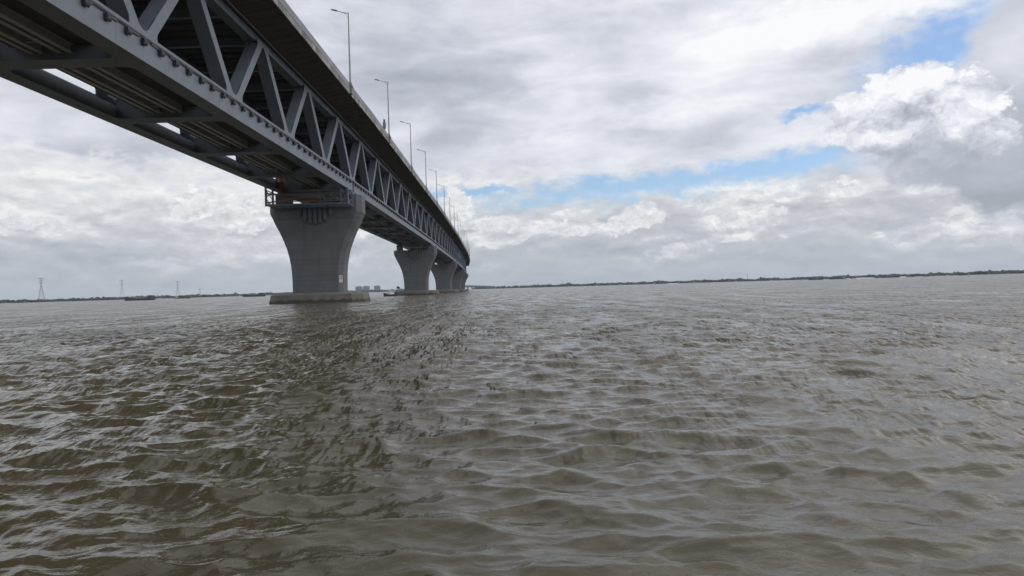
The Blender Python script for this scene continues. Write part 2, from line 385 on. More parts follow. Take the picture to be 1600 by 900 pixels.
def gusset_me(bottom):
    """pair of flush node plates with the rounded V between the diagonals"""
    sg = 1 if bottom else -1; z0 = ZN if bottom else ZT
    e = 2.36 - ZN if bottom else ZT - (31.95 - ZB) + 0.0
    e = max(e, 0.75)
    r = 1.0 if bottom else 0.62
    h = r / cT; v0 = (MW / 2) / cT            # sharp apex above the node
    apex = arc(0, v0 + h, r, -math.pi / 2 + (math.pi / 2 - (math.pi / 2 - TH)) - 0.0, -math.pi / 2, 5)
    Lg = 3.6
    ro = (cT * Lg + sT * MW / 2, sT * Lg - cT * MW / 2); ri = (cT * Lg - sT * MW / 2, sT * Lg + cT * MW / 2)
    Lb = (e + 0.55 + cT * MW / 2) / sT
    xb = cT * Lb + sT * MW / 2
    right = [(xb + 0.10, e - 0.25), (xb + 0.0, e + 0.25), (xb + 0.06, e + 0.6), (xb + 0.42, e + 1.05), ro, ri]
    ap = [(px, pz) for px, pz in arc(0, v0 + h, r, -(math.pi / 2 - TH), -math.pi / 2, 6)]
    half = right + ap
    poly = half + [(-x, z) for x, z in reversed(half)][1:]
    P = [(x, z0 + sg * z) for x, z in poly]
    mb = MB(); mb.prism(P, 'x', -0.10, 0.004); mb.prism(P, 'x', -DP - 0.004, -DP + 0.10)
    return mb.me('gusset', M_steel)
G0, G1 = 0.9, 149.75                          # chord ends, leaving the movement joint at the pier
def bottom_chord_me(near):
    mb = MB()
    mb.box(-1.42, -0.05, G0, G1, 0.05, 1.5); mb.box(-1.72, 0.0, G0, G1, 0.0, 0.05)
    mb.box(-0.05, 0.0, G0, G1, 0.05, 2.36)
    for k in range(1, 8):                     # bolted splice straps
        for q in (-4.1,): mb.box(0.0, 0.012, PN * k + q - 0.07, PN * k + q + 0.07, 0.06, 1.95)
    me = mb.me('bottom_chord', M_steel)
    return me
def mirror(me, name):
    m2 = me.copy(); m2.name = name
    co = np.empty(len(m2.vertices) * 3); m2.vertices.foreach_get('co', co); co[0::3] = -W - co[0::3]; m2.vertices.foreach_set('co', co)
    m2.flip_normals(); m2.update(); return m2
ME = {}
ME['bottom_chord'] = bottom_chord_me(True)
mb = MB(); mb.box(-1.6, -0.35, 0.05, 149.95, 31.9 - ZB, 32.84 - ZB)
for i in range(75): mb.box(-0.35, -0.28, 2.0 * i + 0.6, 2.0 * i + 1.5, 32.35 - ZB, 32.46 - ZB)
ME['top_chord'] = mb.me('top_chord', M_steel)
mb = MB(); mb.tube([(0.16, 0.05, 32.78 - ZB), (0.16, 149.95, 32.78 - ZB)], 0.08, 6); ME['deck_pipe'] = mb.me('deck_pipe', M_panel)
mb = MB(); mb.box(0.006, 0.14, 0.1, 149.9, 1.98, 2.03)
mb.tube([(0.12, 0.1, 1.88), (0.12, 149.9, 1.88)], 0.05, 6)
for i in range(48): mb.box(0.006, 0.12, 1.0 + i * 3.125, 2.2 + i * 3.125, 1.72, 1.96)
ME['cable_ledge'] = mb.me('cable_ledge', M_steel_d)
mb = MB(); mb.prism([(0.02, 1.70), (0.30, 1.70), (0.36, 1.58), (0.33, 1.40), (0.24, 1.25), (0.10, 1.25), (0.02, 1.36)], 'y', -0.30, 0.30)
mb.tube([(0.10, 0.0, 1.95), (0.24, 0.0, 1.66)], 0.04, 5)
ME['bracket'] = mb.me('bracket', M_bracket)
ME['up'] = diag_me(True); ME['down'] = diag_me(False)
ME['gusset_b'] = gusset_me(True); ME['gusset_t'] = gusset_me(False)
def half_gusset(me, keep):
    m2 = me.copy(); bm = bmesh.new(); bm.from_mesh(m2)
    bmesh.ops.bisect_plane(bm, geom=bm.verts[:] + bm.edges[:] + bm.faces[:], plane_co=(0, 0, 0), plane_no=(0, -keep, 0), clear_outer=True)
    bm.to_mesh(m2); bm.free(); return m2
ME['gusset_s'] = half_gusset(ME['gusset_b'], 1); ME['gusset_e'] = half_gusset(ME['gusset_b'], -1)
def beam_me():
    """cross beam: box web and a soffit plate that flares round the corners into the chords"""
    mb = MB(); xa, xb, hw, r = -1.72, -W + 1.72, 1.08, 0.8
    q = [(xa - r + r * math.sin(t), hw + r - r * math.cos(t)) for t in (math.pi / 2 * i / 6 for i in range(7))]
    left = [(-W - x, y) for x, y in reversed(q)]
    poly = q[::-1] + left[::-1]
    poly = [(xa, hw + r)] + [p for p in q[::-1][1:]] + [p for p in left[::-1]]
    full = poly + [(x, -y) for x, y in reversed(poly)]
    mb.prism(full, 'z', 0.002, 0.045)
    mb.box(-W + 1.41, -1.41, -0.95, 0.95, 0.051, 1.2); mb.box(-W + 1.41, -10.45, -0.9, 0.9, 1.2, 2.15); mb.box(-3.35, -1.41, -0.9, 0.9, 1.2, 2.15)
    return mb.me('cross_beam', M_steel)
ME['cross_beam'] = beam_me()
mb = MB(); hl = PN / 2 - 1.0
for a, b, z0, z1 in ((-.22, .22, .50, .55), (-.02, .02, .55, 1.2), (-.2, .2, 1.2, 1.25)): mb.box(a, b, -hl, hl, z0, z1)
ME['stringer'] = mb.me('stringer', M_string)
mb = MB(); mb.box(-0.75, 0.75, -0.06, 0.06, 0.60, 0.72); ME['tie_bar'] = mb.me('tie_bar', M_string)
mb = MB(); mb.box(-W / 2 - 3.45, -W / 2 + 3.45, 0.1, 149.9, 1.26, 1.62)
for q in (-3.4, 3.2): mb.box(-W / 2 + q, -W / 2 + q + 0.2, 0.1, 149.9, 1.62, 2.0)
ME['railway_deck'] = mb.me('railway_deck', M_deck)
EN = 4.25                                     # outer edge of the road deck beyond the truss face
zd0, zd1, zd2 = 32.92 - ZB, 33.66 - ZB, 34.45 - ZB
prof = [(EN - 0.14, zd1), (EN - 0.14, zd2 - 0.12), (-W / 2, zd2), (-W - EN + 0.14, zd2 - 0.12), (-W - EN + 0.14, zd1), (-W - 0.3, zd0), (0.3, zd0)]
mb = MB(); mb.prism(prof, 'y', 0.04, 149.96)
for i in range(74):                           # joints of the precast deck segments, seen from below as shallow ribs
    y = 2.0 + i * 2.0
    for a, b, za, zb_ in ((0.3, EN - 0.3, zd0, zd1 - 0.04), (-W - 0.3, -W - EN + 0.3, zd0, zd1 - 0.04)):
        mb.add([(a, y, za), (b, y, zb_), (b, y + .12, zb_), (a, y + .12, za), (a, y, za - .06), (b, y, zb_ - .06), (b, y + .12, zb_ - .06), (a, y + .12, za - .06)],
               [(0, 1, 2, 3), (4, 5, 6, 7), (0, 1, 5, 4), (1, 2, 6, 5), (2, 3, 7, 6), (3, 0, 4, 7)])
    mb.box(-W + 1.7, -1.7, y, y + .22, zd0 - .32, zd0 - .002)
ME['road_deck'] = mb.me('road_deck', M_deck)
mb = MB(); mb.box(-W + 1.6, -1.6, -0.3, 0.3, 31.95 - ZB, 32.88 - ZB); ME['top_beam'] = mb.me('top_beam', M_steel)
PLN = 1.5                                     # parapet panels
mb = MB(); mb.box(EN - 0.138, EN, -PLN / 2 + .05, PLN / 2 - .05, 33.62 - ZB, 34.40 - ZB); ME['parapet_panel'] = mb.me('parapet_panel', M_panel)
PL2 = 3.0
mb = MB(); mb.prism([(EN - 0.42, 34.33 - ZB), (EN - 0.42, 34.60 - ZB), (EN - 0.03, 34.60 - ZB), (EN - 0.03, 34.70 - ZB), (EN - 0.08, 35.42 - ZB), (EN - 0.30, 35.42 - ZB)], 'y', -PL2 / 2 + .02, PL2 / 2 - .02)
ME['barrier_panel'] = mb.me('barrier_panel', M_barrier)
mb = MB(); mb.box(EN - .1, EN + .01, .1, 149.9, 34.46 - ZB, 34.53 - ZB); mb.tube([(EN - .16, .1, 35.52 - ZB), (EN - .16, 149.9, 35.52 - ZB)], .04, 6)
for i in range(50): mb.bar((EN - .16, 1.5 + i * 3, 35.42 - ZB), (EN - .16, 1.5 + i * 3, 35.52 - ZB), .05)
ME['handrail'] = mb.me('handrail', M_pole)
def strip(src, step_, n, name, M):
    mb = MB(); co = [tuple(v.co) for v in src.vertices]; fs = [tuple(p.vertices) for p in src.polygons]
    for i in range(n): mb.add([(x, y + (i + .5) * step_, z) for x, y, z in co], fs)
    return mb.me(name, M)
ME['panels'] = strip(ME['parapet_panel'], PLN, 100, 'parapet', M_panel)
ME['barriers'] = strip(ME['barrier_panel'], PL2, 50, 'barrier', M_barrier)
mb = MB(); mb.box(EN - .30, EN + .28, -.5, .5, 33.75 - ZB, 34.9 - ZB); mb.box(EN - .38, EN + .36, -.58, .58, 34.9 - ZB, 35.08 - ZB)
mb.prism([(EN - .30, 35.08 - ZB), (EN + .28, 35.08 - ZB), (EN + .20, 35.5 - ZB), (EN - .22, 35.5 - ZB)], 'y', -.42, .42)
ME['lamp_plinth'] = mb.me('lamp_plinth', M_panel)
for k in ('bottom_chord', 'top_chord', 'up', 'down', 'gusset_b', 'gusset_t', 'gusset_s', 'gusset_e', 'panels', 'barriers', 'handrail', 'cable_ledge'): ME['far_' + k] = mirror(ME[k], k)

# ------------------------------------------------------------------ spans
SPAN_LABEL = {-1: 'steel truss bridge span passing overhead at top left, nearest of all spans',
              0: 'steel truss bridge span between the tall nearest pier and the second pier',
              1: 'grey steel truss bridge span between the second pier and the third pier',
              2: 'distant truss bridge span with a blue sheet on it, beyond the third pier',
              3: 'far truss bridge span bending left, between fourth and fifth piers',
              4: 'farthest visible truss bridge span on the bend, past the fifth pier'}
LAMPS = [-18.75 + 37.5 * k for k in range(0, 20)]
for j in range(-1, 5):
    p, rz, rx, kk = frames[j]
    t = thing('truss_span', SPAN_LABEL[j], 'bridge span', p, 0, 'steel truss spans of the long bridge')
    t.rotation_euler = (rx, 0, rz)
    t.scale = (1, kk, 1)
    for side in ('', 'far_'):
        for nm in ('bottom_chord', 'top_chord', 'cable_ledge', 'handrail'):
            link(nm, ME[side + nm], t)
        for k in range(8):
            link('diagonal', ME[side + 'up'], t, (0, PN * k, 0)); link('diagonal', ME[side + 'down'], t, (0, PN * (k + .5), 0))
            link('gusset', ME[side + 'gusset_t'], t, (0, PN * (k + .5), 0))
            if k: link('gusset', ME[side + 'gusset_b'], t, (0, PN * k, 0))
        link('gusset', ME[side + 'gusset_s'], t, (0, 0, 0)); link('gusset', ME[side + 'gusset_e'], t, (0, SP, 0))
    link('deck_pipe', ME['deck_pipe'], t); link('railway_deck', ME['railway_deck'], t); link('road_deck', ME['road_deck'], t)
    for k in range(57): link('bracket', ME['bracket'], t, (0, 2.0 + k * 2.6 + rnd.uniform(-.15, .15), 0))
    for k in range(9): link('cross_beam', ME['cross_beam'], t, (0, min(max(PN * k, 2.4), SP - 2.6), 0))
    for k in range(8):
        link('top_beam', ME['top_beam'], t, (0, PN * (k + .5), 0)); link('top_beam', ME['top_beam'], t, (0, PN * k + .5, 0))
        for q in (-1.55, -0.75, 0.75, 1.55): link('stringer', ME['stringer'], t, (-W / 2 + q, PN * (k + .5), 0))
        if j < 1:
            for i in range(4):
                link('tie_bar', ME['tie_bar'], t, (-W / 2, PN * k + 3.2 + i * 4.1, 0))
    if j < 1:
        for i in range(100): link('parapet_panel', ME['parapet_panel'], t, (rnd.uniform(-.012, .012), (i + .5) * PLN, 0))
        for i in range(50): link('barrier_panel', ME['barrier_panel'], t, (rnd.uniform(-.008, .008), (i + .5) * PL2, 0))
    else:
        link('parapet', ME['panels'], t)['kind'] = 'stuff'; link('barrier', ME['barriers'], t)['kind'] = 'stuff'
    link('parapet', ME['far_panels'], t)['kind'] = 'stuff'; link('barrier', ME['far_barriers'], t)['kind'] = 'stuff'
    for s in LAMPS:
        if SP * j <= s < SP * (j + 1): link('lamp_plinth', ME['lamp_plinth'], t, (0, s - SP * j, 0))

# ------------------------------------------------------------------ street lamps on the parapet
mb = MB(); mb.tube([(0, 0, 0), (0, 0, .25)], .24, 8); mb.tube([(0, 0, .25), (0, 0, 11.45)], [.15, .085], 10); lp = mb.me('pole', M_pole)
mb = MB(); mb.tube([(0, 0, 11.35), (-.9, 0, 11.52), (-1.9, 0, 11.83)], [.07, .06, .05], 8); la = mb.me('arm', M_pole)
mb = MB(); mb.tube([(-.02, 0, 10.35), (-.12, 0, 10.8), (-.42, 0, 11.25), (-.85, 0, 11.5)], .03, 6); lb = mb.me('brace', M_pole)
mb = MB(); mb.prism([(-1.75, 11.75), (-2.0, 11.78), (-2.75, 11.98), (-2.78, 12.06), (-2.5, 12.07), (-1.8, 11.9)], 'y', -.16, .16); lh = mb.me('lamp_head', M_lum)
ORD = ['nearest', 'second', 'third', 'fourth', 'fifth', 'sixth', 'seventh', 'eighth', 'ninth', 'tenth', 'eleventh', 'twelfth', 'thirteenth', 'fourteenth', 'fifteenth', 'sixteenth', 'seventeenth', 'eighteenth', 'nineteenth', 'twentieth']
for k, s in enumerate(LAMPS[:19]):
    w, rz = onbridge(s, EN - .02, 35.5 - ZB)
    t = thing('street_lamp', ('tall single arm street lamp on the bridge parapet, nearest and largest of the row' if k == 0 else
              'single arm street lamp on the bridge parapet, %s in the row counting from the nearest' % ORD[k]), 'street lamp', w, rz, 'street lamps along the bridge parapet')
    for nm, me in (('pole', lp), ('arm', la), ('brace', lb), ('lamp_head', lh)): link(nm, me, t)
w, rz = onbridge(LAMPS[1] - 6.0, EN - .02, 35.42 - ZB)
t = thing('signal_post', 'short dark ringed post standing on the parapet just before the second lamp', 'post', w, rz)
mb = MB(); mb.tube([(0, 0, 0), (0, 0, 1.3)], .30, 10); link('post_body', mb.me('post_body', M_lum), t)
for z in (.5, .95): mb = MB(); mb.tube([(0, 0, z), (0, 0, z + .14)], .36, 10); link('ring', mb.me('ring', M_pole), t)
mb = MB(); mb.tube([(0, 0, 1.3), (0, 0, 1.95)], .2, 10); link('post_cap', mb.me('post_cap', M_steel_d), t)

# ------------------------------------------------------------------ piers
PC = -6.6
def loft(levels, M, name):
    """levels: (z, half width, half depth, chamfer)"""
    v = []; f = []
    for z, hw, hd, c in levels:
        v += [(hw - c, -hd, z), (hw, -hd + c, z), (hw, hd - c, z), (hw - c, hd, z), (-hw + c, hd, z), (-hw, hd - c, z), (-hw, -hd + c, z), (-hw + c, -hd, z)]
    for i in range(len(levels) - 1):
        a, b = i * 8, i * 8 + 8
        f += [(a + q, a + (q + 1) % 8, b + (q + 1) % 8, b + q) for q in range(8)]
    f += [tuple(range(7, -1, -1)), tuple(range(len(levels) * 8 - 8, len(levels) * 8))]
    mb = MB(); mb.add(v, f); return mb.me(name, M)
ctrl_z = [1.6, 5.0, 7.0, 9.5, 12.2, 14.2, 15.6, 16.7]; ctrl_w = [4.72, 4.75, 4.9, 5.38, 6.35, 7.35, 8.05, 8.5]
lv = []
for z in np.linspace(1.6, 16.7, 26): lv.append((float(z), float(np.interp(z, ctrl_z, ctrl_w)), 2.55, .85))
ws_ = np.array([q[1] for q in lv]); ws_ = np.convolve(np.pad(ws_, 2, mode='edge'), [.1, .2, .4, .2, .1], 'valid'); ws_[0] = 4.72; ws_[-1] = 8.5
lv = [(q[0], float(w_), q[2], q[3]) for q, w_ in zip(lv, ws_)]
out = []
for i, q in enumerate(lv):                    # shallow horizontal casting joints
    out.append(q)
    if i in (4, 9, 14, 19, 23): out += [(q[0] + .03, q[1] - .03, q[2] - .03, .85), (q[0] + .10, q[1] - .03, q[2] - .03, .85), (q[0] + .13, q[1] + .01, q[2], .85)]
out += [(18.4, 8.5, 2.55, .85)]
shaft_me = loft(out, M_conc, 'shaft')
cap_me = loft([(-2.0, 8.95, 4.9, 2.0), (0.0, 8.85, 4.8, 2.0), (1.5, 8.55, 4.5, 1.9), (1.62, 8.4, 4.35, 1.85), (1.83, 7.4, 3.6, 1.6), (1.85, 5.6, 3.0, 1.2)], M_cap, 'pile_cap')
mb = MB()
for i in range(7):                            # half-round fluting inside a shield outline
    x = (i - 3) * .92; zb_ = 17.6 - 3.4 * math.sqrt(max(0, 1 - (abs(x) / 3.25) ** 2))
    pts = [(-.40, 0), (-.33, -.26), (-.13, -.38), (.13, -.38), (.33, -.26), (.40, 0)]
    v = [(x + a, -2.545 + b, z) for z in (zb_ + .45, 18.36) for a, b in pts] + [(x, -2.545, zb_)]
    f = [(q, q + 1, 7 + q, 6 + q) for q in range(5)] + [(q + 1, q, 12) for q in range(5)] + [tuple(range(6, 12))]
    mb.add(v, f)
flute_me = mb.me('fluting', M_conc)
mb = MB(); mb.box(-1.1, 1.1, -1.6, 1.6, 0, .5); mb.box(-.8, .8, -1.2, 1.2, .5, .9); bear_me = mb.me('bearing_block', M_steel_d)
mb = MB(); mb.prism([(5.3, -2.55), (7.65, -2.55), (8.5, -1.7), (8.5, 1.7), (7.65, 2.55), (5.3, 2.55)], 'z', 18.4, 19.84)
shoulder_me = mb.me('shoulder', M_conc)
mb = MB(); mb.prism([(-5.3, -2.2), (-7.3, -2.2), (-7.3, 2.2), (-5.3, 2.2)], 'z', 18.4, 19.84); shoulder2_me = mb.me('shoulder', M_conc)
PIER_LABEL = ['huge flared concrete bridge pier nearest the viewer, with a small white board', 'second flared concrete bridge pier, with a dark boat moored at its foot',
              'third flared concrete bridge pier, half hidden by the second', 'fourth concrete bridge pier, mostly hidden behind the third', 'fifth and farthest concrete bridge pier, last before the bend']
for k in range(5):
    x, y = line(SP * k)
    rz = frames[k][1] if k == 0 else (frames[k][1] + frames[k - 1][1]) / 2
    w = Vector((x, y, 0)) + Matrix.Rotation(rz, 3, 'Z') @ Vector((PC, 0, 0))
    t = thing('bridge_pier', PIER_LABEL[k], 'bridge pier', w, rz, 'flared concrete piers of the bridge')
    ztop = 19.84 + GR * SP * k
    sh = link('shaft', shaft_me, t); sh.scale = (1, 1, (ztop - 1.85) / (19.84 - 1.85)); sh.location = (0, 0, 1.85 - 1.85 * sh.scale[2])
    fl = link('fluting', flute_me, sh); link('shoulder', shoulder_me, sh); link('shoulder', shoulder2_me, sh)
    link('pile_cap', cap_me, t)
    for q in (-W + .8, -.8):
        link('bearing_block', bear_me, t, (q - PC, 0, ztop))
    if k == 0:
        bd = MB(); bd.box(-.36, .36, -.03, .03, -.66, .66)
        o = link('notice_board', bd.me('notice_board', M_white), t, (4.72 - .40, -2.55 + .40, 4.3), (0, 0, math.radians(45)))
        pk = MB()
        for (a, b, c, d) in ((-.2, .35, .22, .47), (.1, .12, .22, .35), (-.06, -.02, .1, .12), (-.06, -.22, .06, -.02), (-.06, -.52, .06, -.38), (-.28, -.05, -.16, .2)): pk.box(a, c, -.045, -.03, b, d)
        link('print', pk.me('print', M_ink), o)

# ---- maintenance frame and gas pipe on the nearest pier
w, rz = onbridge(0, 0, 0); w.z = 0
t = thing('inspection_gantry', 'dark blue steel lattice gantry hung across the top of the nearest pier', 'gantry', (w.x, w.y, 17.6), rz)
xa, xb, ya, yb, h0, h1 = -14.05, .45, -7.0, -3.2, .1, 2.9
mb = MB()
for y in (ya, yb): mb.bar((xa, y, h0), (xb, y, h0), .30, .34); mb.bar((xa, y, h0 + .55), (xb, y, h0 + .55), .12, .14)
for x in np.linspace(xa, xb, 9): mb.bar((x, ya, h0), (x, yb, h0), .14)
link('bottom_frame', mb.me('bottom_frame', M_gantry), t)
for y in (ya,):
    mb = MB(); mb.bar((xa, y, 1.9), (xb, y, 2.2), .18, .18); link('top_rail', mb.me('top_rail', M_gantry), t)
    for a, b in ((.5, 2.3), (2.2, .9)):
        mb = MB(); mb.bar((xa + .2, y + .05 * (a - 1), a), (xb - .6, y + .05 * (a - 1), b), .16, .22); link('cross_brace', mb.me('cross_brace', M_gantry), t)
for x in (xa, xb):
    for y in (ya, yb):
        mb = MB(); mb.bar((x, y, -.1), (x, y, h1 + (.9 if x == xa else .0)), .32, .32); link('post', mb.me('post', M_gantry), t)
    mb = MB()
    for q in (0, 1.45): mb.bar((x, ya, q), (x, yb, q + 1.4), .1); mb.bar((x, yb, q), (x, ya, q + 1.4), .1)
    mb.bar((x, ya, h1 - .1), (x, yb, h1 - .1), .14); link('end_lattice', mb.me('end_lattice', M_gantry), t)
mb = MB()
mb.bar((xb, ya, h0), (xb - 1.1, ya, h1), .1)
for q in (0.1, 1.5): mb.bar((xb - 1.2, ya, q), (xb, ya, q + 1.4), .09); mb.bar((xb, ya, q), (xb - 1.2, ya, q + 1.4), .09)
mb.bar((xb - 1.2, ya, 0), (xb - 1.2, ya, h1), .2); link('end_lattice', mb.me('end_lattice', M_gantry), t)
w2, rz = onbridge(0, -11.9, 0)
t = thing('gas_pipe', 'ochre brown pipe with an elbow on top of the nearest pier', 'pipe', (w2.x, w2.y, 18.4), rz)
e = [(0, -1.6, 4.3), (0, -1.6, 1.6)] + [(.9 - .9 * math.cos(a), -1.6, 1.6 - .9 * math.sin(a)) for a in (math.pi / 2 * i / 6 for i in range(1, 7))] + [(7.0, -1.6, .7)]
e = [(x, y - 3.7, z) for x, y, z in e]
mb = MB(); mb.tube(e, .5, 14); link('pipe_run', mb.me('pipe_run', M_pipe, True), t)
for z in (2.0, 3.4): mb = MB(); mb.tube([(0, -5.3, z), (0, -5.3, z + .16)], .62, 14); link('flange', mb.me('flange', M_pipe), t)
w3, rz = onbridge(SP, -7, 0)
t = thing('inspection_gantry', 'pale steel walkway frame hung under the deck at the second pier', 'gantry', (w3.x, w3.y, w3.z - 2.0), rz)
mb = MB(); mb.bar((-4.2, -5.5, 1.4), (-1.8, -3.4, .4), .5, .3); link('hanger', mb.me('hanger', M_white), t)
mb = MB(); mb.bar((-2.6, -3.3, .55), (3.4, -3.3, .75), .5, .35); link('walkway', mb.me('walkway', M_panel), t)
mb = MB()
for x in (-2.4, .4, 3.2): mb.bar((x, -3.3, .7), (x, -3.3, 2.0), .14)
link('hanger_rods', mb.me('hanger_rods', M_gantry), t)
w4, rz = onbridge(372, .12, 4.2)
t = thing('tarpaulin', 'small blue sheet hanging on the truss of the distant bridge span', 'tarpaulin', w4, rz)
v = []; f = []
for i in range(9):
    for k in range(9): v.append((.06 * math.sin(i * 1.3) + .05 * k * math.sin(i * .9 + k), i * 1.5, k * .72 + .25 * math.sin(i * 1.1) * (k == 8)))
f = [(i * 9 + k, i * 9 + k + 1, i * 9 + k + 10, i * 9 + k + 9) for i in range(8) for k in range(8)]
me = mesh('sheet', v, f, M_blue, True); o = link('sheet', me, t); md = o.modifiers.new('thick', 'SOLIDIFY'); md.thickness = .03
mb = MB(); mb.tube([(.05, 0, 5.85), (.05, 12, 5.85)], .05, 6); link('rope', mb.me('rope', M_steel_d), t)

# ------------------------------------------------------------------ water
def water():
    h = CAM.z; cx, cy = CAM.x, CAM.y
    fine = np.radians(np.arange(-43, 43.01, 0.155)); coarse = np.radians(np.arange(48, 312.1, 4.0))
    ang = np.concatenate([fine, coarse]) + YAW
    r = [1.0]
    while r[-1] < 9000:
        q = r[-1]
        r.append(q + (0.0047 * q if q < 200 else 0.02 * q if q < 1500 else .09 * q))
    r = np.array(r); nr, na = len(r), len(ang)
    A, R = np.meshgrid(ang, r)
    x = (cx + R * np.sin(A)).astype(np.float64); y = (cy + R * np.cos(A)).astype(np.float64)
    dl = np.gradient(r)
    rs = np.random.RandomState(11)
    S2 = np.zeros(nr); H = np.zeros_like(x)
    nw = 84
    lam = np.exp(np.linspace(math.log(1.9), math.log(0.10), nw)) * rs.uniform(.94, 1.06, nw)
    wind = math.radians(-14)                  # waves run towards the viewer, slightly across
    th = wind + rs.normal(0, 1, nw) * np.where(lam > .3, .55, .5)
    slope = np.where(lam > 1.1, .018, np.where(lam > .30, .054, .022)) * rs.uniform(.7, 1.3, nw)
    amp = slope * lam / (2 * math.pi) * 2.0
    ph = rs.uniform(0, 2 * math.pi, nw)
    gx, gy = x * .05, y * .05                 # gust patches make the height uneven
    gust = 1.0 + .25 * np.sin(gx * 1.3 + 1.1 * np.sin(gy * .9)) * np.sin(gy * 1.1 + .8 * np.sin(gx * .7 + 2))
    wx, wy = x.copy(), y.copy()
    for i in range(nw):
        L = lam[i]; w1 = np.clip((L / dl - 2.2) / 2.0, 0, 1)
        S2 += slope[i] ** 2 / 2 * (1 - w1 ** 2)
        rows = np.where(w1 > 0)[0]
        if not len(rows): continue
        rows = slice(0, rows[-1] + 1)
        k = 2 * math.pi / L; dx, dy = math.sin(th[i]), -math.cos(th[i])
        P = k * (dx * wx[rows] + dy * wy[rows]) + ph[i]
        e = np.exp(1.15 * (np.sin(P) - 1.0)); q = e * np.cos(P)
        H[rows] += (w1[rows, None] * amp[i]) * gust[rows] * (e - .42)
        sh = -.02 * L * q * w1[rows, None]
        wx[rows] += dx * sh; wy[rows] += dy * sh
    near = np.clip((R - 1.0) / 1.5, 0, 1)
    z = H * near
    co = np.empty((nr * na + 1, 3), np.float32)
    co[:-1, 0] = x.ravel(); co[:-1, 1] = y.ravel(); co[:-1, 2] = z.ravel(); co[-1] = (cx, cy, 0)
    i, j = np.meshgrid(np.arange(nr - 1), np.arange(na), indexing='ij'); j2 = (j + 1) % na
    q = np.stack([i * na + j, i * na + j2, (i + 1) * na + j2, (i + 1) * na + j], -1).reshape(-1, 4)
    q = q[:, ::-1]
    tri = np.stack([np.full(na, nr * na), (np.arange(na) + 1) % na, np.arange(na)], -1)
    me = bpy.data.meshes.new('water'); nq, ntr = len(q), len(tri)
    me.vertices.add(len(co)); me.vertices.foreach_set('co', co.ravel())
    me.loops.add(nq * 4 + ntr * 3); me.loops.foreach_set('vertex_index', np.concatenate([q.ravel(), tri.ravel()]).astype(np.int32))
    me.polygons.add(nq + ntr)
    me.polygons.foreach_set('loop_start', np.concatenate([np.arange(nq) * 4, nq * 4 + np.arange(ntr) * 3]).astype(np.int32))
    me.polygons.foreach_set('use_smooth', np.ones(nq + ntr, bool))
    me.update(calc_edges=True); me.validate()
    # waves too short for the mesh at that range are carried as surface roughness instead
    al = np.clip(np.sqrt(2.0 * S2), 0.0, .4)
    at = me.attributes.new('unresolved', 'FLOAT', 'POINT'); at.data.foreach_set('value', np.append(np.repeat(al, na), 0.0).astype(np.float32))
    return me
M_water, g, b = mat('river water', (0.085, 0.072, 0.05), 0.02)
b.inputs['IOR'].default_value = 1.333
o = g.n('ShaderNodeNewGeometry'); P = X(g, o.outputs['Position'])
big_n = g.noise(P, 0.05, 3, .5)
silt = g.mix(g.step(big_n, .35, .65), (0.055, 0.046, 0.025, 1), (0.071, 0.060, 0.034, 1))
g.put(b.inputs['Base Color'], silt)
a1_ = g.noise(g.vm('MULTIPLY', P, (.55, 1.0, 1)), .55, 4, .55, .4)
a2_ = g.noise(g.vm('MULTIPLY', P, (.6, 1.0, 1)), 3.2, 5, .6, .6)
a3_ = g.noise(g.vm('MULTIPLY', P, (.7, 1.0, 1)), 20.0, 3, .6, .4)
a0_ = g.noise(g.vm('MULTIPLY', P, (.55, 1.0, 1)), .26, 3, .55, .3)
pt = g.step(g.noise(g.vm('MULTIPLY', P, (.35, 1.0, 1)), .07, 6, .6), .3, .7, .55, 1.5)
# wind streaks: ruffled and calmer water side by side
stk = g.step(g.noise(g.vm('MULTIPLY', P, (1.0, .16, 1)), .55, 5, .6), .34, .66, .25, 1.75)
ur = g.n('ShaderNodeAttribute', attribute_name='unresolved'); UR = X(g, ur.outputs['Fac'])
hgt = (a0_ * .9 + a1_ * .45) * pt * UR * stk + a2_ * (.010 + .20 * UR) + a3_ * .0045
g.put(b.inputs['Roughness'], .015 + UR * .55 * stk)
bm_ = g.n('ShaderNodeBump'); bm_.inputs['Distance'].default_value = 1.0; bm_.inputs['Strength'].default_value = 1.0
g.put(bm_.inputs['Height'], hgt); g.nt.links.new(bm_.outputs[0], b.inputs['Normal'])
me = water(); me.materials.append(M_water)
link('water', me)['kind'] = 'structure'

# ------------------------------------------------------------------ far banks, woods and what stands there
def shore_d(x):                               # distance of the waterline, by column of the photograph's frame
    return float(np.interp(x, [-500, 0, 320, 420, 620, 760, 1000, 1300, 1450, 1650, 2200], [2500, 2700, 3300, 3900, 5200, 4300, 3700, 3200, 3000, 2500, 2300]))
cols = np.arange(-420, 2021, 20)
v = []; f = []
for c in cols:
    d = shore_d(c)
    for q, z in ((0, -.6), (12, .7), (60, 1.6), (1500, 2.4)):
        p = ground(c, d + q); v.append((p.x, p.y, z))
n = 4
f = [(i * n + k, (i + 1) * n + k, (i + 1) * n + k + 1, i * n + k + 1) for i in range(len(cols) - 1) for k in range(n - 1)]
link('river_bank', mesh('river_bank', v, f, M_bank))['kind'] = 'structure'
ico = bmesh.new(); bmesh.ops.create_icosphere(ico, subdivisions=1, radius=1.0)
IV = np.array([tuple(q.co) for q in ico.verts]); IF = np.array([[q.index for q in p.verts] for p in ico.faces]); ico.free()
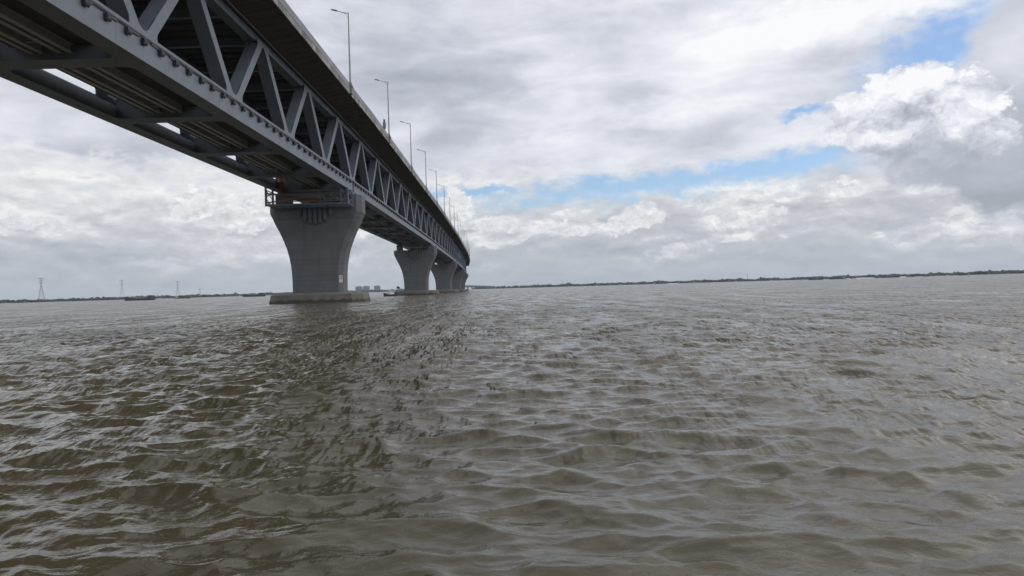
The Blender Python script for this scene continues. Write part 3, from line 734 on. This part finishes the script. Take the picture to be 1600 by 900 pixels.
def wood(name, x0, x1, count, hmean, seed):
    rs = np.random.RandomState(seed); vs = []; fs = []; k = 0
    prof = np.convolve(rs.uniform(0, 1, 500), np.ones(5) / 5, 'same')
    for i in range(count):
        c = x0 + (x1 - x0) * rs.rand(); d = shore_d(c) + 30 + 130 * rs.rand() ** 1.5
        p = ground(c, d); hh = hmean * (.35 + 1.05 * prof[int((c - x0) / (x1 - x0) * 499)]) * (1 + .35 * (rs.rand() < .04))
        r = rs.uniform(1.8, 4.2) * d / 3000; z = 1.5 + rs.rand() ** .7 * hh * d / 3000
        q = IV * np.array([r * rs.uniform(.9, 1.7), r * rs.uniform(.9, 1.5), r * rs.uniform(.6, 1.1)]) * rs.uniform(.65, 1.25, (len(IV), 1)) + np.array([p.x, p.y, z])
        vs.append(q); fs.append(IF + k); k += len(IV)
    me = mesh(name, np.concatenate(vs).tolist(), np.concatenate(fs).tolist(), M_leaf)
    o = link(name, me); o['kind'] = 'stuff'; return o
wood('far_woodland', -350, 640, 4200, 8.8, 3)
wood('far_woodland', 740, 1950, 6500, 9.0, 5)
def rise(x, d, ytop):                         # height that reaches photo row ytop at distance d
    a, e = azel(x, ytop); return CAM.z + d * math.tan(e)
# pylons
def pylon_me(H, name, w0=.14):
    mb = MB(); b0, b1 = H * w0, H * .018; r = H * .0036
    zs = [0, .16, .30, .43, .54, .64, .73, .80]
    hw = lambda t: b0 + (b1 - b0) * min(1, t / .72) ** .8
    for sx in (-1, 1):
        for sy in (-1, 1):
            for a, b in zip(zs[:-1] + [.80], zs[1:] + [1.0]): mb.bar((sx * hw(a), sy * hw(a), a * H), (sx * hw(b), sy * hw(b), b * H), r * 1.5)
    for a, b in zip(zs[:-1], zs[1:]):
        for s in (-1, 1):
            mb.bar((-hw(a), s * hw(a), a * H), (hw(b), s * hw(b), b * H), r); mb.bar((hw(a), s * hw(a), a * H), (-hw(b), s * hw(b), b * H), r)
            mb.bar((s * hw(a), -hw(a), a * H), (s * hw(b), hw(b), b * H), r)
            mb.bar((-hw(b), s * hw(b), b * H), (hw(b), s * hw(b), b * H), r)
    return mb.me(name, M_tower)
def arms_me(H):
    r = H * .0065; out = []
    for z, l in ((.80, .085), (.90, .075), (.985, .11)):
        mb = MB()
        for s in (-1, 1): mb.bar((0, 0, z * H), (s * l * H, 0, z * H), r * 1.6); mb.bar((0, 0, (z + .035) * H), (s * l * H, 0, z * H), r)
        mb.bar((-.11 * H * .5, 0, (z) * H), (.11 * H * .5, 0, z * H), r * 2.2); out.append(mb.me('cross_arm', M_tower))
    return out
PY = [(65, 3000, 434.5, 'tall lattice pylon on the far bank, leftmost and tallest of the row'), (191, 4000, 437.8, 'lattice pylon on the far left bank, second in the row from the left'),
      (278, 4700, 439.6, 'lattice pylon on the far left bank, just right of the long dark barge'), (312.5, 4600, 450.0, 'small lattice pylon on the far left bank, rightmost and shortest of the row')]
for x, d, yt, lab in PY:
    p = ground(x, d); H = rise(x, d, yt) - 1.5
    t = thing('power_pylon', lab, 'pylon', (p.x, p.y, 1.5), .5, 'power pylons on the far left bank')
    link('lattice', pylon_me(H, 'lattice'), t)
    for me in arms_me(H): link('cross_arm', me, t)
for x, d, yt, lab in ((1168, 3500, 427.5, 'thin mast rising above the far woods right of the bridge'), (246, 3500, 458.5, 'short thin mast on the far bank between two pylons'), (422.5, 4200, 453.0, 'thin mast on the far bank just left of the nearest pier')):
    p = ground(x, d); H = rise(x, d, yt) - 1
    t = thing('radio_mast', lab, 'mast', (p.x, p.y, 1), 0, 'thin masts on the far bank')
    mb = MB()
    for a in range(3):
        q = 2 * math.pi * a / 3; mb.bar((1.3 * math.cos(q), 1.3 * math.sin(q), 0), (.3 * math.cos(q), .3 * math.sin(q), H), .35)
    link('mast_frame', mb.me('mast_frame', M_tower), t)
    mb = MB(); mb.tube([(0, 0, H - 3), (0, 0, H + 2)], .3, 6); mb.box(-.9, .9, -.4, .4, H - 5, H - 3); link('antenna', mb.me('antenna', M_tower), t)
# tower blocks
for x, wpx, yt, lab in ((561, 10.5, 448.0, 'distant pale apartment tower block, leftmost of three beyond the pier'), (572.5, 10, 447.4, 'distant pale apartment tower block in the middle of three'), (589.5, 9.5, 446.8, 'distant pale apartment tower block, rightmost, standing apart from two others')):
    d = 6600; p = ground(x, d); H = rise(x, d, yt); wd = wpx * d / F
    a, _ = azel(x, 450)
    t = thing('tower_block', lab, 'apartment block', (p.x, p.y, 1), -a, 'three tower blocks on the far bank')
    mb = MB(); mb.box(-wd / 2, wd / 2, -9, 9, 0, H); link('wall', mb.me('wall', M_flat), t)
    mb = MB(); mb.box(-wd * .3, wd * .3, -6, 6, H, H + 3.5); link('roof_room', mb.me('roof_room', M_flat), t)
    nf = max(8, int(H / 4)); wm = MB(); wm.box(-wd * .055, wd * .055, -.12, .12, 0, H / nf * .55); wme = wm.me('window', M_glass)
    for k in range(nf):
        for c in range(5): link('window', wme, t, ((c - 2) * wd * .19, -9.0, (k + .3) * H / nf))
# distant end of the bridge
t_lab = 'pale trestle viaduct far away, just right of the last bridge pier'
pa = ground(712, 4700); pb = ground(772, 5600)
dvv = (pb - pa); LN = dvv.length; t = thing('distant_viaduct', t_lab, 'viaduct', (pa.x, pa.y, 0), math.atan2(-dvv.x, dvv.y))
hA, hB = rise(727, 4900, 445.4), rise(769, 5550, 447.3)
mb = MB(); mb.bar((0, 0, hA), (0, LN, hB), 14, 4.5, side=(1, 0, 0)); link('deck', mb.me('deck', M_tower), t)
mb = MB(); mb.bar((0, 0, hA - 13), (0, LN, hB - 9), 9, 3.0, side=(1, 0, 0)); link('lower_chord', mb.me('lower_chord', M_tower), t)
nn = 44
for i in range(nn):
    f0 = (i + .5) / nn; y = LN * f0; zt = hA + (hB - hA) * f0 - 2; zl = (hA - 13) + ((hB - 9) - (hA - 13)) * f0
    mb = MB(); mb.bar((0, y - LN / nn * .35, zl), (0, y, zt), 5, 2.2, side=(1, 0, 0)); mb.bar((0, y + LN / nn * .35, zl), (0, y, zt), 5, 2.2, side=(1, 0, 0)); link('web_frame', mb.me('web_frame', M_tower), t)
for i in range(9):
    y = LN * (i + .5) / 9; zl = hA - 13 + (hB - 9 - hA + 13) * (i + .5) / 9
    mb = MB(); mb.box(-5, 5, y - 3, y + 3, -1, zl); link('support', mb.me('support', M_conc), t)
# sand bars
for xa_, xb_, d, dep in ((1318, 1372, 2450, 60), (1398, 1424, 2480, 40), (1040, 1062, 3300, 30)):
    v = []; n_ = 12
    for i in range(n_ + 1):
        c = xa_ + (xb_ - xa_) * i / n_; wv_ = math.sin(math.pi * i / n_)
        for q, z in ((-dep * wv_ - 2, -.3), (0, .75 * wv_), (dep * wv_ + 2, 2.0 * wv_ ** .5 - .2)): p = ground(c, d + q); v.append((p.x, p.y, z))
    f = [(i * 3 + k, i * 3 + 3 + k, i * 3 + 4 + k, i * 3 + 1 + k) for i in range(n_) for k in range(2)]
    link('sand_bar', mesh('sand_bar', v, f, M_sand))['kind'] = 'structure'

# ------------------------------------------------------------------ boats
def hull_me(L, B, Hd, sheer, M, name='hull'):
    secs = []; N = 14
    for i in range(N + 1):
        t_ = i / N; y = (t_ - .5) * L
        wd = B / 2 * min(1, (math.sin(math.pi * min(t_ * 1.6, .5)) if t_ < .32 else 1)) * (1 - max(0, (t_ - .72) / .28) ** 2 * .92)
        sh = Hd + sheer * (2 * t_ - 1) ** 2 * (1.35 if t_ > .5 else .7)
        secs.append([(-wd, y, sh), (-wd * .96, y, sh * .4), (-wd * .6, y, -.5), (wd * .6, y, -.5), (wd * .96, y, sh * .4), (wd, y, sh), (wd * .86, y, sh - .02), (wd * .84, y, sh * .55), (-wd * .84, y, sh * .55), (-wd * .86, y, sh - .02)])
    v = [p for s in secs for p in s]; k = 10
    f = [(i * k + q, (i + 1) * k + q, (i + 1) * k + (q + 1) % k, i * k + (q + 1) % k) for i in range(N) for q in range(k)]
    f += [tuple(range(k)), tuple(range(N * k + k - 1, N * k - 1, -1))]
    mb = MB(); mb.add(v, f); return mb.me(name, M, False)
def barge(x, d, Lpx, lab, turn, cargo, mirror_=1, group='cargo boats near the far bank'):
    a, _ = azel(x, 450); L = Lpx * d / F / abs(math.cos(turn))
    p = ground(x, d); t = thing('cargo_boat', lab, 'boat', (p.x, p.y, 0), -a + math.pi / 2 * mirror_ + turn, group)
    k = L / 30.0
    link('hull', hull_me(L, 6.5 * k, 2.1 * k, 1.5 * k, M_hull if cargo else M_rust), t)
    mb = MB(); mb.box(-2.2 * k, 2.2 * k, -L * .44, -L * .26, 1.2 * k, 4.9 * k); c = link('wheelhouse', mb.me('wheelhouse', M_cabin if not cargo else M_rust), t)
    mb = MB(); mb.box(-2.5 * k, 2.5 * k, -L * .46, -L * .24, 4.9 * k, 5.2 * k); link('roof', mb.me('roof', M_hull), c)
    for q in (-.40, -.34, -.29):
        mb = MB(); mb.box(-2.23 * k, 2.23 * k, L * q - .35 * k, L * q + .35 * k, 3.4 * k, 4.4 * k); link('window', mb.me('window', M_glass), c)
    mb = MB(); mb.tube([(0, L * .38, 1.4 * k), (0, L * .38, 6.2 * k)], .13 * k, 6); mb.bar((0, L * .38, 3.6 * k), (0, L * .22, 2.6 * k), .1 * k); link('mast', mb.me('mast', M_hull), t)
    if cargo:
        mb = MB(); r_ = random.Random(int(x))
        N = 9; v = []
        for i in range(N + 1):
            y = -L * .22 + L * .55 * i / N; hh = (2.2 + 1.4 * math.sin(math.pi * i / N) + r_.uniform(-.15, .15)) * k
            v += [(-2.7 * k, y, 1.2 * k), (-1.5 * k, y, hh * .9), (0, y, hh), (1.5 * k, y, hh * .9), (2.7 * k, y, 1.2 * k)]
        f = [(i * 5 + q, i * 5 + q + 1, i * 5 + q + 6, i * 5 + q + 5) for i in range(N) for q in range(4)]
        mb.add(v, f); link('cargo_heap', mb.me('cargo_heap', M_rust), t)
    return t
barge(219, 900, 37, 'long dark cargo boat low in the water left of the bridge, below two pylons', .25, True)
barge(285, 1500, 20, 'small dark cargo boat near the far left bank, below the third pylon', .15, False, -1)
barge(397, 1150, 31, 'dark cargo boat just left of the nearest pier foot', -.2, True, 1)
barge(1275, 1600, 19, 'dark barge on open water at right, leftmost of the boats there', .1, True, -1)
barge(1309, 1700, 22, 'dark barge on open water at right, second boat from the left there', -.1, False)
barge(1391, 1800, 23, 'large grey barge beside the pale sandbar at right', .1, True, -1)
barge(1372, 2100, 9, 'tiny boat at the end of the pale sandbar at right', .3, False)
barge(1422, 2100, 10, 'tiny boat just right of the large grey barge at right', .2, False, -1)
barge(1448, 2200, 8, 'very small boat between the grey barge and the far right boat', .2, False)
barge(1507, 2000, 13, 'low dark boat near the wooded bank at far right', .0, False)
barge(1333, 2150, 8, 'tiny boat at the left end of the pale sandbar', .2, False)

# the boat at the second pier's foot
p = ground(610.5, 262); a, _ = azel(610, 455)
t = thing('work_boat', 'small dark work boat with pale awning at the foot of the second pier', 'boat', (p.x, p.y, 0), -a + math.pi / 2 + .25)
link('hull', hull_me(5.4, 1.7, .6, .6, M_hull), t)
mb = MB(); mb.prism([(-.8, 1.75), (0, 2.1), (.8, 1.75), (.78, 1.5), (0, 1.85), (-.78, 1.5)], 'y', -1.7, .9); link('awning', mb.me('awning', M_cabin), t)
mb = MB()
for y in (-1.6, .8):
    for x in (-.7, .7): mb.bar((x, y, .4), (x, y, 1.7), .07)
link('awning_posts', mb.me('awning_posts', M_hull), t)
mb = MB(); mb.box(-.5, .5, -2.1, -1.55, .3, 1.2); link('engine_box', mb.me('engine_box', M_hull), t)
mb = MB(); mb.tube([(0, -2.3, .5), (0, -2.35, 3.6)], .05, 6); ms_ = link('flag_mast', mb.me('flag_mast', M_hull), t)
fv = [(.06 * math.sin(i * 1.1), -2.35 - .22 * i, z - .05 * i) for i in range(6) for z in (3.55, 2.75)]
o = link('flag', mesh('flag', fv, [(2 * i, 2 * i + 1, 2 * i + 3, 2 * i + 2) for i in range(5)], M_cloth), ms_); o.modifiers.new('thick', 'SOLIDIFY').thickness = .02
def person(name, label, loc, rz, sit):
    t = thing(name, label, 'person', loc, rz)
    V_ = {'pelvis': (0, 0, .1 if sit else .88)}
    b0 = V_['pelvis'][2]
    pts = [(0, 0, b0), (0, .02, b0 + .28), (0, .03, b0 + .50), (0, .04, b0 + .60), (0, .05, b0 + .74),
           (.19, .02, b0 + .47), (.26, .10, b0 + .22), (.20, .30, b0 + .12), (-.19, .02, b0 + .47), (-.26, .10, b0 + .22), (-.20, .30, b0 + .12)]
    rad = [.15, .145, .16, .06, .105, .07, .05, .035, .07, .05, .035]
    if sit: pts += [(.11, .40, b0 + .02), (.11, .46, b0 - .36), (-.11, .40, b0 + .02), (-.11, .46, b0 - .36)]
    else: pts += [(.1, .02, b0 - .42), (.1, 0, b0 - .84), (-.1, .04, b0 - .42), (-.1, .02, b0 - .84)]
    rad += [.08, .05, .08, .05]
    ed = [(0, 1), (1, 2), (2, 3), (3, 4), (2, 5), (5, 6), (6, 7), (2, 8), (8, 9), (9, 10), (0, 11), (11, 12), (0, 13), (13, 14)]
    me = bpy.data.meshes.new('body'); me.from_pydata(pts, ed, []); me.materials.append(M_cloth)
    o = link('body', me, t); sk = o.modifiers.new('skin', 'SKIN'); o.modifiers.new('sub', 'SUBSURF').levels = 1
    for q, r_ in zip(me.skin_vertices[0].data, rad): q.radius = (r_, r_)
    me.skin_vertices[0].data[0].use_root = True
    return t
pp = Matrix.Translation((p.x, p.y, 0)) @ Matrix.Rotation(-a + math.pi / 2 + .25, 4, 'Z') @ Vector((0, 1.35, .45))
person('person', 'person in dark clothes sitting in the bow of the small work boat', pp, -a + math.pi / 2 + .25, True)

# ------------------------------------------------------------------ haze
def haze():
    M = bpy.data.materials.new('haze'); M.use_nodes = True; nt = M.node_tree; nt.nodes.clear()
    v_ = nt.nodes.new('ShaderNodeVolumePrincipled'); v_.inputs['Color'].default_value = (.74, .87, 1.0, 1); v_.inputs['Density'].default_value = HAZE; v_.inputs['Anisotropy'].default_value = 0.2
    o_ = nt.nodes.new('ShaderNodeOutputMaterial'); nt.links.new(v_.outputs[0], o_.inputs['Volume'])
    M.cycles.homogeneous_volume = True
    mb = MB(); mb.box(-9600, 9600, -9600, 9600, -3.2, 165); o = link('haze', mb.me('haze', M)); o['kind'] = 'stuff'
HAZE = 5e-5
if HAZE: haze()
